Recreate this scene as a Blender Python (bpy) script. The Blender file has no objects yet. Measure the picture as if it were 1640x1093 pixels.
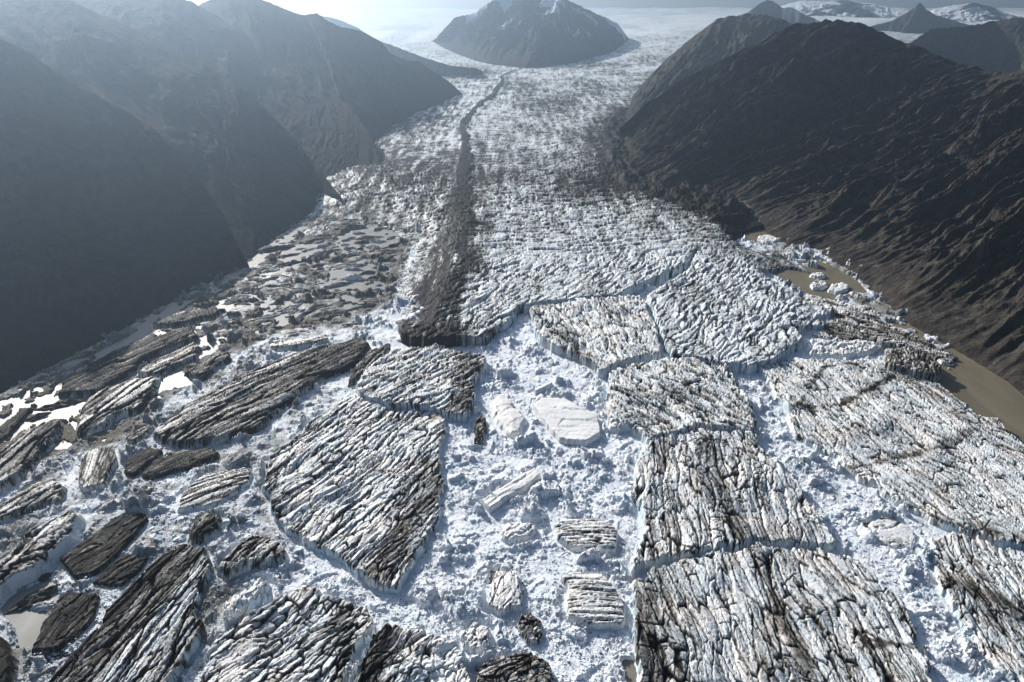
import bpy, bmesh, math, random, time
import numpy as np
T0 = time.time()
R = math.radians
scene = bpy.context.scene
C = scene.collection
PI = math.pi

# ------------------------------------------------------------------ camera
CAM_H = 350.0
FPX, CX, CY = 1093.0, 820.0, 546.5          # focal length and centre of the 1640 px photograph
PITCH = R(26.02)
cd = bpy.data.cameras.new('camera'); cam = bpy.data.objects.new('camera', cd); C.objects.link(cam)
cd.sensor_width = 36.0; cd.lens = FPX / 1640.0 * 36.0
cd.clip_start = 1.0; cd.clip_end = 100000.0
cam.location = (0, 0, CAM_H); cam.rotation_euler = (PI / 2 - PITCH, 0, 0)
scene.camera = cam

# ------------------------------------------------------------------ light
SUN_EL, SUN_AZ = R(24.3), R(-34)               # azimuth measured from straight ahead (+Y), negative = left
w = bpy.data.worlds.new('World'); scene.world = w; w.use_nodes = True
nt = w.node_tree; bg = nt.nodes['Background']
sky = nt.nodes.new('ShaderNodeTexSky'); sky.sky_type = 'NISHITA'; sky.sun_disc = False
sky.sun_elevation = SUN_EL; sky.sun_rotation = SUN_AZ; sky.altitude = 300
sky.air_density = 1.2; sky.dust_density = 2.8; sky.ozone_density = 2.2
nt.links.new(sky.outputs[0], bg.inputs[0]); bg.inputs[1].default_value = 0.05
sd = bpy.data.lights.new('sun', 'SUN'); sun = bpy.data.objects.new('sun', sd); C.objects.link(sun)
sd.energy = 5.0; sd.angle = R(0.5); sd.color = (1.0, 0.94, 0.86)
from mathutils import Vector
sv = Vector((math.sin(SUN_AZ) * math.cos(SUN_EL), math.cos(SUN_AZ) * math.cos(SUN_EL), math.sin(SUN_EL)))
sun.rotation_euler = (-sv).to_track_quat('-Z', 'Y').to_euler()
vs = scene.view_settings; vs.view_transform = 'Standard'; vs.look = 'None'; vs.gamma = 1; vs.exposure = 0.8
scene.render.engine = 'CYCLES'
cy = scene.cycles
cy.max_bounces = 4; cy.diffuse_bounces = 2; cy.glossy_bounces = 2; cy.volume_bounces = 0
cy.use_denoising = True
try: cy.denoiser = 'OPENIMAGEDENOISE'
except Exception: pass

# ------------------------------------------------------------------ noise
def H2(ix, iy, s):
    h = (ix.astype(np.int64) * 374761393 + iy.astype(np.int64) * 668265263 + s * 974634777) & 0xFFFFFFFF
    h = ((h ^ (h >> 13)) * 1274126177) & 0xFFFFFFFF
    h = ((h ^ (h >> 16)) * 2246822519) & 0xFFFFFFFF
    h = (h ^ (h >> 15))
    return h.astype(np.uint32)
def U01(h): return (h & 0xFFFF).astype(np.float32) / 65535.0
def U01b(h): return (h >> 16).astype(np.float32) / 65535.0
def perlin(x, y, s=0):
    x = np.asarray(x, np.float64); y = np.asarray(y, np.float64)
    ix = np.floor(x); iy = np.floor(y)
    fx = (x - ix).astype(np.float32); fy = (y - iy).astype(np.float32)
    ix = ix.astype(np.int64); iy = iy.astype(np.int64)
    u = fx * fx * fx * (fx * (fx * 6 - 15) + 10); v = fy * fy * fy * (fy * (fy * 6 - 15) + 10)
    def g(dx, dy):
        a = U01(H2(ix + dx, iy + dy, s)) * (2 * PI)
        return np.cos(a) * (fx - dx) + np.sin(a) * (fy - dy)
    a = g(0, 0); b = g(1, 0); c = g(0, 1); d = g(1, 1)
    return (a + (b - a) * u + (c - a) * v + (a - b - c + d) * u * v) * 1.5
def fbm(x, y, s=0, o=4, g=0.5):
    r = 0; a = 1.0; f = 1.0; t = 0
    for k in range(o):
        r = r + a * perlin(x * f, y * f, s + k * 17); t += a; a *= g; f *= 2.03
    return r / t
def ridged(x, y, s=0, o=4):
    r = 0; a = 1.0; f = 1.0; t = 0
    for k in range(o):
        n = 1 - np.abs(perlin(x * f, y * f, s + k * 31)) * 1.6
        r = r + a * n * n; t += a; a *= .5; f *= 2.07
    return r / t
def worley(x, y, s=0, jit=0.9):
    x = np.asarray(x, np.float64); y = np.asarray(y, np.float64)
    ix = np.floor(x).astype(np.int64); iy = np.floor(y).astype(np.int64)
    fx = (x - ix).astype(np.float32); fy = (y - iy).astype(np.float32)
    F1 = np.full(x.shape, 9., np.float32); F2 = F1.copy()
    ra = np.zeros_like(F1); rb = ra.copy(); vx = ra.copy(); vy = ra.copy()
    for dy in (-1, 0, 1):
        for dx in (-1, 0, 1):
            h = H2(ix + dx, iy + dy, s)
            px = dx + 0.5 + (U01(h) - 0.5) * jit - fx; py = dy + 0.5 + (U01b(h) - 0.5) * jit - fy
            d = np.sqrt(px * px + py * py)
            m = d < F1
            F2 = np.where(m, F1, np.minimum(F2, d))
            h2 = H2(ix + dx, iy + dy, s + 999)
            ra = np.where(m, U01(h2), ra); rb = np.where(m, U01b(h2), rb)
            vx = np.where(m, px, vx); vy = np.where(m, py, vy)
            F1 = np.where(m, d, F1)
    return F1, F2, ra, rb, vx, vy
def sst(a, b, x):
    t = np.clip((x - a) / (b - a), 0, 1); return t * t * (3 - 2 * t)

# ------------------------------------------------------------------ where a sight line meets the land
sp, cp = math.sin(PITCH), math.cos(PITCH)
def ray(px, py):
    x = (np.asarray(px, float) - CX) / FPX; v = -(np.asarray(py, float) - CY) / FPX
    return x, cp + v * sp, -sp + v * cp
def G(px, py, z=0.0):
    x, y, d = ray(px, py); t = (z - CAM_H) / d
    return x * t, y * t
def GY(px, py, Y):
    x, y, d = ray(px, py); t = Y / y
    return np.array([x * t, Y, CAM_H + d * t])
ZB = np.array([(0, 13), (700, 13), (1000, 16), (1500, 24), (2500, 42), (4000, 66), (4600, 90), (6000, 170), (8000, 240), (11000, 290), (16000, 322), (60000, 330)], float)
def zb(Y): return np.interp(Y, ZB[:, 0], ZB[:, 1])
def rowY(py):                                # distance at which a sight line meets the glacier's mean surface
    py = np.asarray(py, float); _, y, d = ray(CX, py)
    lo = np.full(py.shape, 100.); hi = np.full(py.shape, 40000.)
    for _ in range(50):
        m = (lo + hi) / 2; z = CAM_H + d / y * m
        up = z > zb(m); lo = np.where(up, m, lo); hi = np.where(up, hi, m)
    return lo
def GG(px, py):
    Y = rowY(py); x, y, d = ray(px, py); return x / y * Y, Y
def polydist(X, Y, P):                       # signed distance, positive inside
    d = np.full(X.shape, 1e9); ins = np.zeros(X.shape, bool); n = len(P)
    for i in range(n):
        x0, y0 = P[i]; x1, y1 = P[(i + 1) % n]
        ex, ey = x1 - x0, y1 - y0; L = ex * ex + ey * ey + 1e-9
        t = np.clip(((X - x0) * ex + (Y - y0) * ey) / L, 0, 1)
        d = np.minimum(d, (X - x0 - t * ex) ** 2 + (Y - y0 - t * ey) ** 2)
        c = (y0 > Y) != (y1 > Y)
        xi = x0 + (Y - y0) * ex / (ey if abs(ey) > 1e-9 else 1e-9)
        ins ^= c & (X < xi)
    d = np.sqrt(d)
    return np.where(ins, d, -d)

# ------------------------------------------------------------------ mesh building
def tag(o, label=None, cat=None, group=None, kind=None):
    if label: o['label'] = label
    if cat: o['category'] = cat
    if group: o['group'] = group
    if kind: o['kind'] = kind
    return o
def grid_mesh(name, X, Y, Z, keep, mat, attrs=None, parent=None):
    """regular lattice -> mesh; quads kept where the keep mask holds at one corner at least"""
    n, m = X.shape
    k = keep[:-1, :-1] | keep[1:, :-1] | keep[:-1, 1:] | keep[1:, 1:]
    idx = np.arange(n * m).reshape(n, m)
    q = np.stack([idx[:-1, :-1][k], idx[:-1, 1:][k], idx[1:, 1:][k], idx[1:, :-1][k]], 1)
    used = np.zeros(n * m, bool); used[q.ravel()] = True
    remap = np.cumsum(used) - 1; q = remap[q]
    co = np.stack([X.ravel()[used], Y.ravel()[used], Z.ravel()[used]], 1).astype(np.float32)
    # face up
    a, b, c = co[q[0, 0]], co[q[0, 1]], co[q[0, 2]]
    if np.cross(b - a, c - a)[2] < 0: q = q[:, ::-1]
    me = bpy.data.meshes.new(name)
    me.vertices.add(len(co)); me.vertices.foreach_set('co', co.ravel())
    me.loops.add(q.size); me.loops.foreach_set('vertex_index', q.ravel().astype(np.int32))
    me.polygons.add(len(q)); me.polygons.foreach_set('loop_start', np.arange(0, q.size, 4, dtype=np.int32))
    me.polygons.foreach_set('use_smooth', np.ones(len(q), bool))
    me.update(calc_edges=True)
    for an, av in (attrs or {}).items():
        at = me.attributes.new(an, 'FLOAT', 'POINT'); at.data.foreach_set('value', av.ravel()[used].astype(np.float32))
    me.materials.append(mat)
    o = bpy.data.objects.new(name, me); C.objects.link(o); o.parent = parent
    return o

# ------------------------------------------------------------------ materials
def mat_base(name):
    m = bpy.data.materials.new(name); m.use_nodes = True
    nt = m.node_tree; b = nt.nodes['Principled BSDF']
    return m, nt, b
class NT:
    def __init__(s, nt): s.nt = nt
    def n(s, t, **k):
        x = s.nt.nodes.new(t)
        for a, v in k.items(): setattr(x, a, v)
        return x
    def l(s, a, b): s.nt.links.new(a, b)
    def coord(s):
        return s.n('ShaderNodeNewGeometry').outputs['Position']
    def scale(s, v, sc, rot=0):
        m = s.n('ShaderNodeMapping'); m.inputs['Scale'].default_value = sc; m.inputs['Rotation'].default_value = (0, 0, rot)
        s.l(v, m.inputs['Vector']); return m.outputs[0]
    def noise(s, v, sc, det=5, rough=.6, dist=0):
        x = s.n('ShaderNodeTexNoise'); x.inputs['Scale'].default_value = sc; x.inputs['Detail'].default_value = det
        x.inputs['Roughness'].default_value = rough; x.inputs['Distortion'].default_value = dist
        s.l(v, x.inputs['Vector']); return x.outputs[0]
    def math(s, op, a, b=0, c=None, clamp=False):
        x = s.n('ShaderNodeMath', operation=op); x.use_clamp = clamp
        for i, v in enumerate((a, b, c)):
            if v is None: continue
            if isinstance(v, (int, float)): x.inputs[i].default_value = v
            else: s.l(v, x.inputs[i])
        return x.outputs[0]
    def mapr(s, v, a, b, c=0, d=1):
        x = s.n('ShaderNodeMapRange'); s.l(v, x.inputs[0])
        for i, k in enumerate((a, b, c, d)): x.inputs[i + 1].default_value = k
        return x.outputs[0]
    def mix(s, f, a, b):
        x = s.n('ShaderNodeMix', data_type='RGBA')
        if isinstance(f, (int, float)): x.inputs[0].default_value = f
        else: s.l(f, x.inputs[0])
        for i, v in ((6, a), (7, b)):
            if isinstance(v, tuple): x.inputs[i].default_value = (*v, 1)
            else: s.l(v, x.inputs[i])
        return x.outputs[2]
    def attr(s, name):
        x = s.n('ShaderNodeAttribute'); x.attribute_name = name; return x.outputs['Fac']
    def bump(s, h, dist, strength, nrm=None):
        x = s.n('ShaderNodeBump'); x.inputs['Distance'].default_value = dist; x.inputs['Strength'].default_value = strength
        s.l(h, x.inputs['Height'])
        if nrm is not None: s.l(nrm, x.inputs['Normal'])
        return x.outputs[0]

def ice_material(name, clean=(.79, .775, .755), mid=(.25, .235, .212), dark=(.026, .024, .022), rough=.55, bump=1.0, bscale=.9):
    m, nt, b = mat_base(name); k = NT(nt); P = k.coord()
    n1 = k.noise(P, .55, 9, .75); n2 = k.noise(P, .09, 5, .6)
    d = k.math('ADD', k.attr('dirt'), k.math('MULTIPLY', k.math('SUBTRACT', n1, .5), .95))  # on slabs and glacier, dirt also holds the painted crack darkness
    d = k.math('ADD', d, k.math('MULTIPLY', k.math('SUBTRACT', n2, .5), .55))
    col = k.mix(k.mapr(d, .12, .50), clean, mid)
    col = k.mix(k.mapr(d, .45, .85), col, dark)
    bl = k.math('MULTIPLY', k.attr('blue'), k.math('SUBTRACT', 1.0, k.mapr(d, .3, .7)))
    col = k.mix(bl, col, (.30, .54, .70))
    k.l(col, b.inputs['Base Color'])
    b.inputs['Roughness'].default_value = rough; k.l(k.mapr(d, .2, .6, .35, .02), b.inputs['Specular IOR Level'])
    h = k.noise(P, bscale, 6, .62)
    nb = k.bump(h, 1.1, .55 * bump)
    if bump > 1.3:
        vo = k.n('ShaderNodeTexVoronoi'); vo.inputs['Scale'].default_value = .9; vo.inputs['Randomness'].default_value = 1
        vo.feature = 'F1'; k.l(P, vo.inputs['Vector'])
        cr = k.n('ShaderNodeSeparateColor'); k.l(vo.outputs['Color'], cr.inputs[0])
        nb = k.bump(k.math('ADD', cr.outputs[0], k.math('MULTIPLY', vo.outputs['Distance'], -.8)), .8, .5, nb)
    k.l(nb, b.inputs['Normal'])
    return m
ICE = ice_material('glacier_ice')
MELANGE = ice_material('brash_ice', clean=(.84, .88, .94), mid=(.36, .37, .37), dark=(.16, .14, .11), rough=.6, bump=1.6, bscale=1.6)
def rock_material(name, a=(.036, .032, .030), b_=(.115, .100, .082), c=(.060, .060, .040), snow=False):
    m, nt, b = mat_base(name); k = NT(nt); P = k.coord()
    n1 = k.noise(P, .012, 8, .65); n2 = k.noise(P, .06, 8, .7); n3 = k.noise(P, .004, 4, .5)
    col = k.mix(k.mapr(n2, .42, .72), a, b_)
    col = k.mix(k.math('MULTIPLY', k.mapr(n1, .55, .68), .7), col, c)
    col = k.mix(k.attr('scree'), col, (.15, .14, .125))
    if snow: col = k.mix(k.attr('snow'), col, (.72, .75, .80))
    k.l(col, b.inputs['Base Color']); b.inputs['Roughness'].default_value = .95; b.inputs['Specular IOR Level'].default_value = .03
    k.l(k.bump(n2, 14, .8, k.bump(k.noise(P, .25, 6, .7), 3, .6)), b.inputs['Normal'])
    return m
ROCK = rock_material('dark_basalt')
ROCK_SNOW = rock_material('basalt_with_snow', snow=True)
MOSSY_SHADE = rock_material('mossy_slope_shade_painted', a=(.036, .036, .036), b_=(.058, .055, .048), c=(.058, .064, .038))  # moss tint, with rock tones darkened to paint in the slopes' shade
def water_material():
    m, nt, b = mat_base('silty_water'); k = NT(nt); P = k.coord()
    n = k.noise(P, .02, 3, .5)
    sx = k.n('ShaderNodeSeparateXYZ'); k.l(P, sx.inputs[0]); f = k.mapr(sx.outputs[0], -100, 250)
    sw = k.noise(k.scale(P, (1, .35, 1), .5), .035, 5, .6, 1.2)
    k.l(k.mix(k.mapr(sw, .3, .7), k.mix(f, (.13, .13, .122), (.120, .102, .066)), k.mix(f, (.22, .22, .21), (.175, .15, .105))), b.inputs['Base Color'])
    b.inputs['Roughness'].default_value = .5; b.inputs['IOR'].default_value = 1.33
    k.l(k.bump(k.noise(P, .5, 3, .5), .05, .3), b.inputs['Normal'])
    return m
WATER = water_material()
m, nt_, b = mat_base('lake_silt'); b.inputs['Base Color'].default_value = (.1, .09, .07, 1); SILT = m

# ------------------------------------------------------------------ ground, lake
def sheet(name, z, x0, x1, y0, y1, mat):
    me = bpy.data.meshes.new(name); me.from_pydata([(x0, y0, z), (x1, y0, z), (x1, y1, z), (x0, y1, z)], [], [(0, 1, 2, 3)])
    me.materials.append(mat); o = bpy.data.objects.new(name, me); C.objects.link(o); return o
tag(sheet('ground', -14, -14000, 14000, -1500, 16000, SILT), kind='structure')
tag(sheet('lake_water', 0, -1500, 1500, -400, 1400, WATER), kind='structure')

# ------------------------------------------------------------------ crevassed ice surface
def crevassed(X, Y, ang, w, L, depth, seed, cross=.5, longc=.8):
    """ridges and cracks: a runs along the crevasses, b across them"""
    ca, sa = math.cos(ang), math.sin(ang)
    a = X * ca + Y * sa; b = -X * sa + Y * ca
    b = b + w * .55 * perlin(a / (L * 1.3), b / (w * 4), seed + 5) + w * 1.2 * perlin(a / (L * 3.5), b / (w * 8), seed + 6) + w * .12 * perlin(a / 3.1, b / 3.1, seed + 15)
    a = a + L * .4 * perlin(a / (L * 2), b / (w * 4), seed + 7)
    F1, F2, ra, rb, vx, vy = worley(a / L, b / w, seed, 1.0)
    e = F2 - F1
    g1 = np.exp(-(e / .075) ** 2) * sst(.1, .45, ra + .35 * perlin(a / L, b / w, seed + 11))
    h = -depth * .9 * g1 + (rb - .5) * depth * .40 + vy * (ra - .3) * depth * 1.5 + vx * (rb - .5) * depth * .8
    F1, F2, rc, rd, vx, vy = worley(a / L * 2.1 + 7, b / w * 2.6 + 3, seed + 1, 1.0)
    e2 = F2 - F1; g2 = np.exp(-(e2 / .10) ** 2) * (rc > .35)
    h = h - depth * .28 * g2 + vy * (rc - .35) * depth * .45 + (rd - .5) * depth * .10
    h = h + depth * .22 * (ridged(a / (L * .9), b / (w * .8), seed + 12, 3) - .6)      # sharp fins between the cracks
    n = perlin(a / (L * 3.2), b / (w * 1.9), seed + 2)
    m3 = sst(-.25, .15, perlin(a / (L * 2), b / (w * 5), seed + 3))
    g3 = np.exp(-(n / .035) ** 2) * m3
    h = h - longc * depth * 1.1 * g3 - longc * depth * .4 * np.exp(-(n / .12) ** 2) * m3
    n = perlin(a / (w * 2.6) + 9, b / (L * 1.6), seed + 4) + .03 * perlin(a / 4, b / 4, seed + 16)
    g4 = np.exp(-(n / .03) ** 2) * sst(0, .3, perlin(a / (L * 1.5), b / (w * 5) + 5, seed + 8))
    h = h - cross * depth * g4
    h = h + depth * .6 * fbm(a / (L * 1.5), b / (w * 3), seed + 9, 3) + depth * .09 * fbm(X / 2.2, Y / 2.2, seed + 10, 3)
    lines = sst(.80, .97, ridged(a / (L * 1.7), b / (w * .62), seed + 13, 2)) * sst(-.15, .3, fbm(a / (L * 3), b / (w * 3), seed + 14, 3))
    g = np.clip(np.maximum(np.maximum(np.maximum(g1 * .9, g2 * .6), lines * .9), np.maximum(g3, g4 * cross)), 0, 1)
    return h, g, a, b
def seg_ang(p, q, z=5):
    x0, y0 = G(*p, z); x1, y1 = G(*q, z); return math.atan2(y1 - y0, x1 - x0)
STEP = 1.28
def lattice(x0, x1, y0, y1, z0, step=STEP):
    px = np.arange(x0, x1 + step, step); py = np.arange(y0, y1 + step, step)
    PX, PY = np.meshgrid(px, py); X, Y = G(PX, PY, z0)
    return X, Y

_seed = [100]
SLABS = []
def near_slab(X, Y, reach=6):
    """signed distance to the nearest slab, only worked out close to one"""
    out = np.full(X.shape, -99.0)
    for P in SLABS:
        m = (X > P[:, 0].min() - reach) & (X < P[:, 0].max() + reach) & (Y > P[:, 1].min() - reach) & (Y < P[:, 1].max() + reach)
        if m.any(): out[m] = np.maximum(out[m], polydist(X[m], Y[m], P))
    return out
def slab(poly, h, seg, w, L, depth, dirt, label, group=None, edge=1.6, rag=2.2, blue=.8, name='ice_slab', cat='ice slab',
         dirtfn=None, cross=.5, longc=.8, dome=0, tilt=0, step=STEP, seed=None, streak=.5, zk=.5, mat=None):
    if seed is None: _seed[0] += 23; seed = _seed[0]
    pts = np.array(poly, float)
    z0 = h * zk
    P = np.stack(G(pts[:, 0], pts[:, 1], z0), 1); SLABS.append(P)
    mg = 14
    X, Y = lattice(max(pts[:, 0].min() - mg, -320), min(pts[:, 0].max() + mg + 40, 2100), pts[:, 1].min() - mg * .6, min(pts[:, 1].max() + mg * 1.6, 1215), z0, step)
    d = polydist(X, Y, P)
    ang = seg_ang(*seg)
    if L < 59 and w > 4.5: w, L, depth = w * .70, L * .74, depth * .80
    hh, g, a, b = crevassed(X, Y, ang, w, L, depth, seed, cross, longc)
    rmx = max(float(d.max()), 1); hh = hh + min(3.0, rmx * .06) * fbm(X / 46, Y / 46, seed + 42, 2)
    F1, F2, ra, rb, _, _ = worley(a / L * 1.4, b / w * 1.1, seed + 77)
    s = max(w, 5) / 9
    d = d + rag * s * (ra - .5) * 2.2 + rag * 1.5 * s * fbm(X / (14 * s), Y / (14 * s), seed + 40, 3) + rag * .2 * perlin(X / 1.7, Y / 1.7, seed + 41)
    k = sst(0, edge, d)
    rmax = max(float(d.max()), 1)
    top = h + hh + dome * (np.sqrt(np.clip(d / rmax, 0, 1)) - .6)
    top = top - np.clip(1 - d / (w * .7), 0, 1) ** 2 * depth * .3      # edges sag
    if tilt: top = top + tilt * ((X - P[:, 0].mean()) * sv.x + (Y - P[:, 1].mean()) * sv.y)
    top = np.maximum(top, .8 + .3 * hh)
    Z = -2.5 + (top + 2.5) * k
    blue_a = .8 * blue * np.clip(1.3 - np.abs(k - .5) * 2, 0, 1) * (k > .02) * sst(-.3, .3, perlin(X / 25, Y / 25, seed + 50) + .15)
    st = fbm(a / (L * 6), b / (w * 1.2), seed + 60, 4)
    if name == 'iceberg' and pts[:, 0].max() < 480: dirt = dirt + .16
    D = dirt - .03 + g * (.85 + .5 * dirt) + streak * st + .30 * fbm(a / (L * .8), b / (w * .3), seed + 62, 3) + .14 * fbm(X / 4, Y / 4, seed + 61, 3)  # groove term: black grit that also paints in the crack darkness
    if dirtfn is not None: D = D + dirtfn(X, Y)
    D = D * (np.where(k < .93, .22, 1) if dirt < .4 else np.clip(k * 1.3, .5, 1))
    o = grid_mesh(name, X, Y, Z, k > 0.001, mat or ICE, {'dirt': np.clip(D, -.5, 1.2), 'blue': blue_a})  # dirt holds grit plus the painted crack darkness
    tag(o, label, cat, group)
    return o

def band(p0, p1, width, amt, z=5):           # a dirt band across a slab, between two points
    x0, y0 = G(*p0, z); x1, y1 = G(*p1, z)
    ex, ey = x1 - x0, y1 - y0; L = ex * ex + ey * ey
    def f(X, Y):
        t = np.clip(((X - x0) * ex + (Y - y0) * ey) / L, 0, 1)
        d = np.hypot(X - x0 - t * ex, Y - y0 - t * ey) + 4 * perlin(X / 15, Y / 15, 3)
        return amt * np.exp(-(d / width) ** 2)
    return f
def bands(*fs): return lambda X, Y: sum(f(X, Y) for f in fs)

# ------------------------------------------------------------------ the glacier and the ice cap behind it
FRONT = [(440, 330), (520, 335), (575, 338), (620, 346), (648, 372), (640, 410), (625, 450), (640, 480), (632, 503), (641, 534), (655, 545), (696, 546), (735, 541), (783, 541),
         (790, 527), (815, 513), (825, 496), (835, 489), (888, 482), (950, 475), (988, 473), (1009, 461), (1061, 440), (1096, 423), (1114, 402),
         (1103, 428), (1068, 450), (1034, 472), (1047, 495), (1056, 530), (1075, 566), (1110, 571), (1150, 580), (1200, 585), (1245, 575),
         (1262, 556), (1292, 545), (1276, 522), (1330, 512), (1322, 490), (1290, 468), (1240, 442), (1218, 428), (1262, 416), (1300, 422), (1280, 405), (1215, 392), (1172, 382), (1190, 360), (1400, 300), (1900, 150),
         (9000, 60), (9000, 13.4), (-9000, 13.4), (-9000, 60), (-900, 200), (300, 260)]
MOR = np.array([(840, 108, 2), (815, 116, 4), (803, 123, 5), (805, 131, 7), (793, 148, 8), (768, 168, 9), (748, 186, 11), (741, 210, 14), (748, 236, 16), (742, 280, 20), (741, 330, 27), (732, 380, 38), (716, 440, 48), (700, 490, 55), (686, 545, 60)], float)
def build_glacier():
    py = np.concatenate([np.arange(600, 90, -1.28), np.arange(90, 14.2, -.9)])
    xx, yy, dd = ray(CX, py); Yr = rowY(py)
    tx = np.concatenate([np.linspace(-2.4, -.82, 60), np.arange(-.81, .81, 1.35 / FPX), np.linspace(.82, 2.4, 60)])
    T, YY = np.meshgrid(tx, Yr)
    dep = Yr / yy; X = T * dep[:, None]; Y = YY
    f = [tuple(float(v) for v in GG(p[0], p[1])) for p in FRONT]
    d = polydist(X, Y, f)
    far = sst(900, 2600, Y)
    wf = 1 + 1.1 * sst(900, 1600, Y) + 2.2 * sst(1600, 3500, Y)
    # lower part: closely set scale-like crevasses; upper part: larger waves
    h1, g1, a, b = crevassed(X, Y, R(58), 7.0, 24, 3.5, 11, .7, 1.0)
    h1b, g1b, _, _ = crevassed(X, Y, R(14), 10.5, 40, 4.4, 18, .5, .8)
    kk = sst(900, 1120, Y + 90 * fbm(X / 120, Y / 120, 19, 2)); h1 = h1 * (1 - kk) + h1b * kk; g1 = g1 * (1 - kk) + g1b * kk
    h2, g2, _, _ = crevassed(X, Y, R(6), 20, 120, 6.5, 12, .4, .5)
    h2b, g2b, _, _ = crevassed(X, Y, R(38), 18, 70, 6.5, 14, .5, .5)
    kb = sst(-.12, .18, fbm(X / 240, Y / 420, 24, 3)); h2 = (h2 * (1 - kb) + h2b * kb) * (.45 + .55 * sst(-.25, .2, fbm(X / 300, Y / 350, 25, 3))); g2 = g2 * (1 - kb) + g2b * kb
    h3, g3, _, _ = crevassed(X, Y, R(-6), 48, 420, 8, 13, .2, .3)
    k1 = 1 - sst(1300, 1900, Y); k2 = sst(1100, 1600, Y) * (1 - sst(2600, 3600, Y)); k3 = sst(2300, 3200, Y) * (1 - .8 * sst(4200, 6500, Y))
    hh = h1 * (k1 * .9 + .1) * (1 - .6 * sst(2000, 3500, Y)) + h2 * k2 * .72 + h3 * k3 * .75; g = g1 * k1 + g2 * k2 * .8 + g3 * k3 * .6
    sl = sst(-.2, .25, fbm(X / 260, Y / 700, 77, 3))            # smoother tracts
    hh = hh * (.55 + .45 * sl)
    hh = hh + 5 * fbm(X / 240, Y / 320, 31, 3) * sst(700, 1200, Y) + 55 * fbm(X / 900, Y / 1300, 32, 3) * sst(3600, 6000, Y)
    # the icefall to the right of the central peak stands higher, the left arm lower
    hh = hh + 60 * sst(250, 1400, X) * sst(3000, 5500, Y) * (1 - sst(6500, 9000, Y)) + 18 * sst(300, 900, X) * sst(2200, 3200, Y)
    k = sst(0, 2.2, d + 2.6 * fbm(X / 14, Y / 14, 21, 3) + 2.2 * (worley(X / 13, Y / 9, 22)[2] - .5))
    # the medial moraine
    mx, my = GG(MOR[:, 0], MOR[:, 1]); mw = MOR[:, 2] * my / FPX
    o = np.argsort(my); cxm = np.interp(Y, my[o], mx[o]); hw = np.interp(Y, my[o], mw[o])
    q = np.abs(X - cxm + hw * .8 * fbm(X / 45, Y / 110, 41, 4)) / (hw * .82) + .35 * fbm(X / 7, Y / 30, 43, 3)
    mf = sst(1100, 1500, Y); mor = ((1 - sst(.2, 1.7, q)) * (1 - mf) + (1 - sst(.35, .95, q)) * mf) * (Y < my.max())
    hh = hh * (1 - .35 * mor) + mor * 3
    tr = np.exp(-(((X - cxm - hw * 1.4) / (hw * .25)) ** 2)) * .25 * (Y > 1100) * (Y < my.max())
    left = sst(-.35, .5, (cxm - X - hw * .6) / (hw * 2)) * (Y < 2600)
    st = fbm(X / 16, Y / 150, 51, 4)
    dirt = .13 + g * .8 + .5 * st + sst(1100, 1500, Y) * (.13 + .5 * fbm(X / 260, Y / 420, 56, 4)) + .30 * fbm(a / 20, b / 2.5, 52, 3) * k1 + mor * (.78 + (1.0 * fbm(X / 8, Y / 90, 55, 4) + .5 * fbm(X / 5, Y / 9, 59, 2)) * (1 - .6 * mf)) + tr + .10 * np.exp(-((X - cxm) / (hw * 2.1)) ** 2) * (1 - mf) + .07 * sst(950, 1200, Y) + left * (.16 + .5 * fbm(X / 18, Y / 70, 44, 3)) + .28 * sst(200, 420, X) * (1 - sst(700, 1500, Y)) * fbm(X / 40, Y / 90, 53, 3)  # grooves add grit and the painted darkness of the cracks
    # debris along the right margin
    dm = polydist(X, Y, [tuple(float(v) for v in GG(*p)) for p in [(1000, 175), (990, 196), (1020, 225), (1060, 280), (1125, 296), (1200, 335), (1270, 395), (1180, 372), (1110, 328), (1050, 310), (1003, 292), (978, 262), (972, 225), (980, 195)]])
    ed = sst(-35, 15, dm + 30 * fbm(X / 45, Y / 90, 57, 4))
    dirt = dirt + ed * 1.1 + .30 * sst(-160, 0, dm) * (1 - sst(2500, 3000, Y))
    hh = hh + ed * (6 + 16 * fbm(X / 28, Y / 40, 58, 4))
    dirt = dirt * (1 - .6 * sst(3600, 6000, Y))
    blue = .6 * np.clip(1.3 - np.abs(k - .5) * 2, 0, 1) * (k > .02) + .12 * g * (Y < 3000)
    low = np.where((X < cxm) & (Y < 1700), .12 + .88 * sst(0, 120, d + 30 * fbm(X / 50, Y / 80, 23, 3)), 1.0)
    low = np.minimum(low, 1 - .8 * sst(330, 400, X) * (1 - sst(0, 90, d)) * (Y < 1700))
    low = np.maximum(low, sst(1300, 1700, Y)); low = np.maximum(low, 1 - sst(700, 800, Y))
    Z = -2.5 + ((zb(Y) + hh) * low + 2.5) * k
    ob = grid_mesh('glacier', X, Y, Z, k > .001, ICE, {'dirt': np.clip(dirt, -.5, 1.2), 'blue': np.clip(blue, 0, 1)})  # dirt holds grit plus the painted crack darkness
    tag(ob, kind='structure')
build_glacier()
print('glacier', time.time() - T0)

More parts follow.
